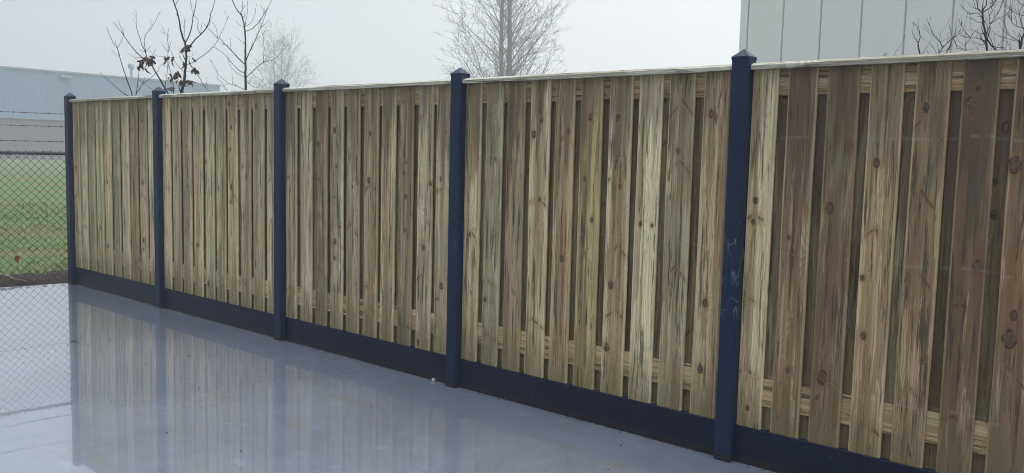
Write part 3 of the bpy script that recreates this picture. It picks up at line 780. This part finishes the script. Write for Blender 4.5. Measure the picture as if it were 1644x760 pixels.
Z7 = [([(1600,800),(1600,640),(1600,560),(1620,480),(1650,400),(1665,300),(1660,150),(1680,0),(1690,-120)], .014, .006),
 ([(1600,510),(1500,465),(1430,410),(1375,365)], .006, .002), ([(1600,510),(1470,490),(1340,450)], .004, .002), ([(1655,350),(1560,330),(1500,290),(1490,260),(1440,190)], .006, .002),
 ([(1660,180),(1580,180),(1500,140),(1410,90)], .005, .002), ([(1490,260),(1490,150),(1475,20)], .004, .002), ([(1580,340),(1540,210),(1510,160)], .004, .002),
 ([(1665,90),(1620,60),(1560,10),(1530,-40)], .005, .002), ([(1650,380),(1600,250),(1580,120)], .005, .002), ([(1640,320),(1590,190)], .003, .002),
 ([(1570,700),(1570,470),(1590,400)], .005, .002), ([(1418,390),(1400,250),(1395,200)], .004, .002), ([(1660,250),(1750,150),(1800,20)], .006, .003), ([(1650,420),(1740,330),(1820,260)], .006, .003)]
Z8 = [([(375,800),(370,700),(350,600),(340,530),(300,470),(265,405)], .010, .003), ([(340,530),(365,470),(345,360),(325,320),(265,275)], .006, .002),
 ([(560,760),(600,650),(640,590),(700,530),(770,470),(860,370),(875,310)], .008, .002), ([(640,580),(610,520),(540,450),(500,370),(462,265)], .006, .002),
 ([(600,510),(600,480),(620,410)], .003, .002), ([(630,540),(690,480)], .003, .002), ([(660,760),(690,650),(740,540),(770,470),(740,400)], .007, .002),
 ([(770,470),(800,390),(815,320)], .004, .002), ([(780,490),(825,600),(920,625),(920,560),(940,520),(985,470),(1030,390)], .005, .002), ([(920,580),(850,515)], .003, .002),
 ([(390,700),(400,650),(470,545)], .004, .002), ([(540,660),(500,550)], .003, .002), ([(470,680),(450,620)], .003, .002), ([(30,720),(50,670),(90,600)], .003, .002),
 ([(-90,690),(-60,660),(-85,640)], .003, .002), ([(-70,680),(-30,660)], .003, .002), ([(620,650),(720,610),(825,605)], .004, .002), ([(1270,700),(1290,600),(1285,510)], .004, .002),
 ([(1040,720),(1075,620),(1048,570)], .003, .002), ([(1400,700),(1430,560),(1450,490)], .004, .002), ([(1360,700),(1380,590),(1320,545)], .003, .002), ([(1500,690),(1470,560),(1400,495)], .004, .002), ([(1450,650),(1400,600),(1340,610)], .003, .002)]
S3 = 7.682
sapling('thorn_tree', 'dense dark thorny branching tree in front of the white building', 8.6, foot(1588, 8.6), Z6, 1430, S3, M_BARK, 'thorn trees by the white building', 2.6, 11)
sapling('thorn_tree', 'dark thorny tree cut by the right edge of the picture', 8.1, foot(1640, 8.1), Z7, 1430, S3, M_BARK, 'thorn trees by the white building', 2.6, 12)
sapling('shrub', 'low bare twigs just above the fence cap before the white panels', 8.0, foot(1510, 8.0), Z8, 1430, S3, M_BARK, None, 2.2, 13, cat='shrub', nstem=1)

def big_tree(name, label, px, D, H, spread, stems, seed, mt, dens=1.0, rmin=.006, zlow=1.6):
    rnd = random.Random(seed); q = pix(px, 250, D); B = Vector((q.x, q.y, 0))
    root = empty(name, (B.x, B.y, -.03)); tag(root, label, 'tree')
    tr, cr = MB(), MB(); side = Vector((RT0.x, RT0.y, 0))
    def grow(p, d, L, r, lev):
        n = max(3, int(L/(D*.0085))); pts = [p]; rads = [r]; dd = d.copy(); kids = []
        for k in range(n):
            dd = (dd + Vector((rnd.gauss(0, .09), rnd.gauss(0, .09), rnd.gauss(.05, .06)))).normalized()
            p = p+dd*(L/n); pts.append(p); rads.append(max(rmin, r*(1-.85*(k+1)/n)))
            if lev < 3 and k >= (1 if lev else 0):
                for _ in range(2 if lev < 2 else 1):
                    if rnd.random() < (.78 if lev < 2 else .55)*dens: kids.append((p.copy(), dd.copy(), rads[-1], (n-k)/n))
        cr.tube(pts, rads, 4 if lev == 0 else 3, False)
        for (kp, kd, kr, fr) in kids:
            ax = Vector((rnd.gauss(0, 1), rnd.gauss(0, 1), rnd.gauss(.15, .6))); ax = (ax-kd*ax.dot(kd)).normalized()
            nd = (kd*rnd.uniform(.7, 1)+ax*rnd.uniform(.55, 1.0)).normalized()
            grow(kp, nd, L*rnd.uniform(.22, .42)*(.55+.6*fr), max(rmin, kr*.55), lev+1)
    for (off, rr, tilt) in stems:
        pts, rads = [], []; n = 16
        for k in range(n+1):
            u = k/n
            pts.append(Vector((0, 0, u*H)) + side*(off*min(1, u*3)+tilt*u*H+.06*math.sin(u*9+off*20)) + Vector((rnd.gauss(0, .02), rnd.gauss(0, .02), 0)))
            rads.append(rr*(1-u)**.8+.02)
        tr.tube(pts, rads, 8)
        nb = int(50*dens)
        for k in range(nb):
            u = (zlow+(H*.93-zlow)*(k/nb)**1.05)/H; i0 = min(n-1, int(u*n)); p = pts[i0].lerp(pts[i0+1], u*n-i0)
            a = rnd.uniform(0, 6.283)
            el = rnd.uniform(.32, .85)+.35*u
            d = Vector((math.cos(a)*math.cos(el), math.sin(a)*math.cos(el), math.sin(el)))
            L = spread*(1.15-u*.85)*rnd.uniform(.75, 1.15)/math.cos(el)*.72
            grow(p, d, L, rads[i0]*.20+.012, 0)
    tr.build('trunk', mt, root, True); o = cr.build('crown', mt, root)
    return root
big_tree('alder_tree', 'tall bare grey tree with twin trunks standing right of the fourth blue post', 808, 75, 26, 7.6, [(-.32, .24, -.002), (.30, .27, .003)], 31, M_BARK2, 1.0, .0105, 2.6)
big_tree('alder_tree', 'pale bare tree nearly lost in the fog behind the third blue post', 450, 150, 19.5, 9.0, [(-.6, .16, -.03), (.2, .18, .005), (.9, .13, .03)], 44, M_BARK2, .85, .017, 2.5)

# ------------------------------------------------------------------ small things on the ground
def flat_leaf(loc, s, rz, mt, name, label, cat, group=None, tilt=.3):
    me = leaf_mesh(1).copy(); me.materials.clear()
    o = obj(name, me, mt, None, loc=loc, rot=(R(90)-tilt, 0, rz), scale=(s, s, s)); tag(o, label, cat, group)
    return o
def gpt(px, py, z=0.0):
    d = FW + RT*((px-822)/F_PX) - UP*((py-380)/F_PX); return CAM + d*((z-CAM.z)/d.z)
a = gpt(28, 425, .03); flat_leaf((a.x, a.y, .045), 1.3, 1.2, M_ORANGE, 'fallen_leaf', 'bright orange fallen leaf lying on the grass behind the wire mesh', 'leaf', 'orange leaves on the grass', .9)
a = gpt(99, 422, .03); flat_leaf((a.x, a.y, .045), 1.0, 2.6, M_ORANGE, 'fallen_leaf', 'faded orange leaf in the grass right beside the first blue post', 'leaf', 'orange leaves on the grass', .7)
a, b1 = gpt(-8, 438, .09), gpt(22, 448, .05); B = Vector(b1)
mb = MB(); mb.tube([a-B, (a-B)*.5+Vector((0, 0, .01)), Vector((0, 0, 0)), Vector((.05, .12, -.03))], [.013, .012, .010, .006], 6)
o = mb.build('dead_branch', M_STICK, None, True, loc=B); tag(o, 'short pale dead branch lying on the dark soil beyond the slab', 'branch')
# crumbs and leaf scraps along the foot of the plates and on the slab
mb = MB(); rd = random.Random(4)
def scrap(x, y, s, z=.002):
    n = len(mb.v); k = rd.randint(4, 6); a0 = rd.uniform(0, 6)
    ring = [(x+s*math.cos(a0+6.283*j/k)*rd.uniform(.5, 1.3), y+s*.6*math.sin(a0+6.283*j/k)*rd.uniform(.5, 1.3), z+rd.uniform(0, .004)) for j in range(k)]
    mb.v += ring+[(x, y, z+s*.35)]
    for j in range(k): mb.f.append((n+j, n+(j+1) % k, n+k))
for _ in range(700): scrap(rd.uniform(.1, 9), YB-.006-abs(rd.gauss(0, .013)), rd.uniform(.003, .011))
for _ in range(60): scrap(rd.uniform(0, 8), -abs(rd.gauss(0, 1.6))-.05, rd.uniform(.004, .012))
for px, py, s in ((168, 466, .022), (196, 473, .018), (118, 549, .03), (124, 551, .02), (290, 609, .01), (520, 585, .008)):
    g = gpt(px, py); scrap(g.x, min(g.y, YB-.01), s)
for _ in range(260):
    y_ = rd.uniform(-2.2, .3); x_ = -.16 + min(0, y_)*.185 - abs(rd.gauss(0, .35)); scrap(x_, y_, rd.uniform(.010, .032), .035)
o = obj('leaf_litter', mesh_from('leaf_litter', mb.v, mb.f), M_LEAF); tag(o, 'dark leaf scraps and grit on the soil edge and over the wet slab', 'litter', kind='stuff')
g = gpt(700, 611)
bm = bmesh.new(); bmesh.ops.create_icosphere(bm, subdivisions=2, radius=.012)
for v_ in bm.verts: v_.co *= 1+.5*mnoise.noise(v_.co*120)
me = bpy.data.meshes.new('mortar_lump'); bm.to_mesh(me); bm.free()
o = obj('mortar_lump', me, M_CRUMB, None, loc=(g.x, YB-.014, .008)); tag(o, 'tiny white mortar lump at the foot of the plate left of the fourth post', 'lump')

# ------------------------------------------------------------------ haze
mt = bpy.data.materials.new('fog'); mt.use_nodes = True; mt.node_tree.nodes.clear(); t = NT(mt.node_tree)
pv = t.new('ShaderNodeVolumePrincipled', Density=.0042, Anisotropy=.2); pv.inputs['Color'].default_value = (.84, .87, .91, 1)
t.l.new(pv.outputs[0], t.n.new('ShaderNodeOutputMaterial').inputs['Volume'])
mb = MB(); mb.box(-195, 165, -125, 165, -1.4, 30)
o = mb.build('haze', mt); tag(o, kind='stuff')
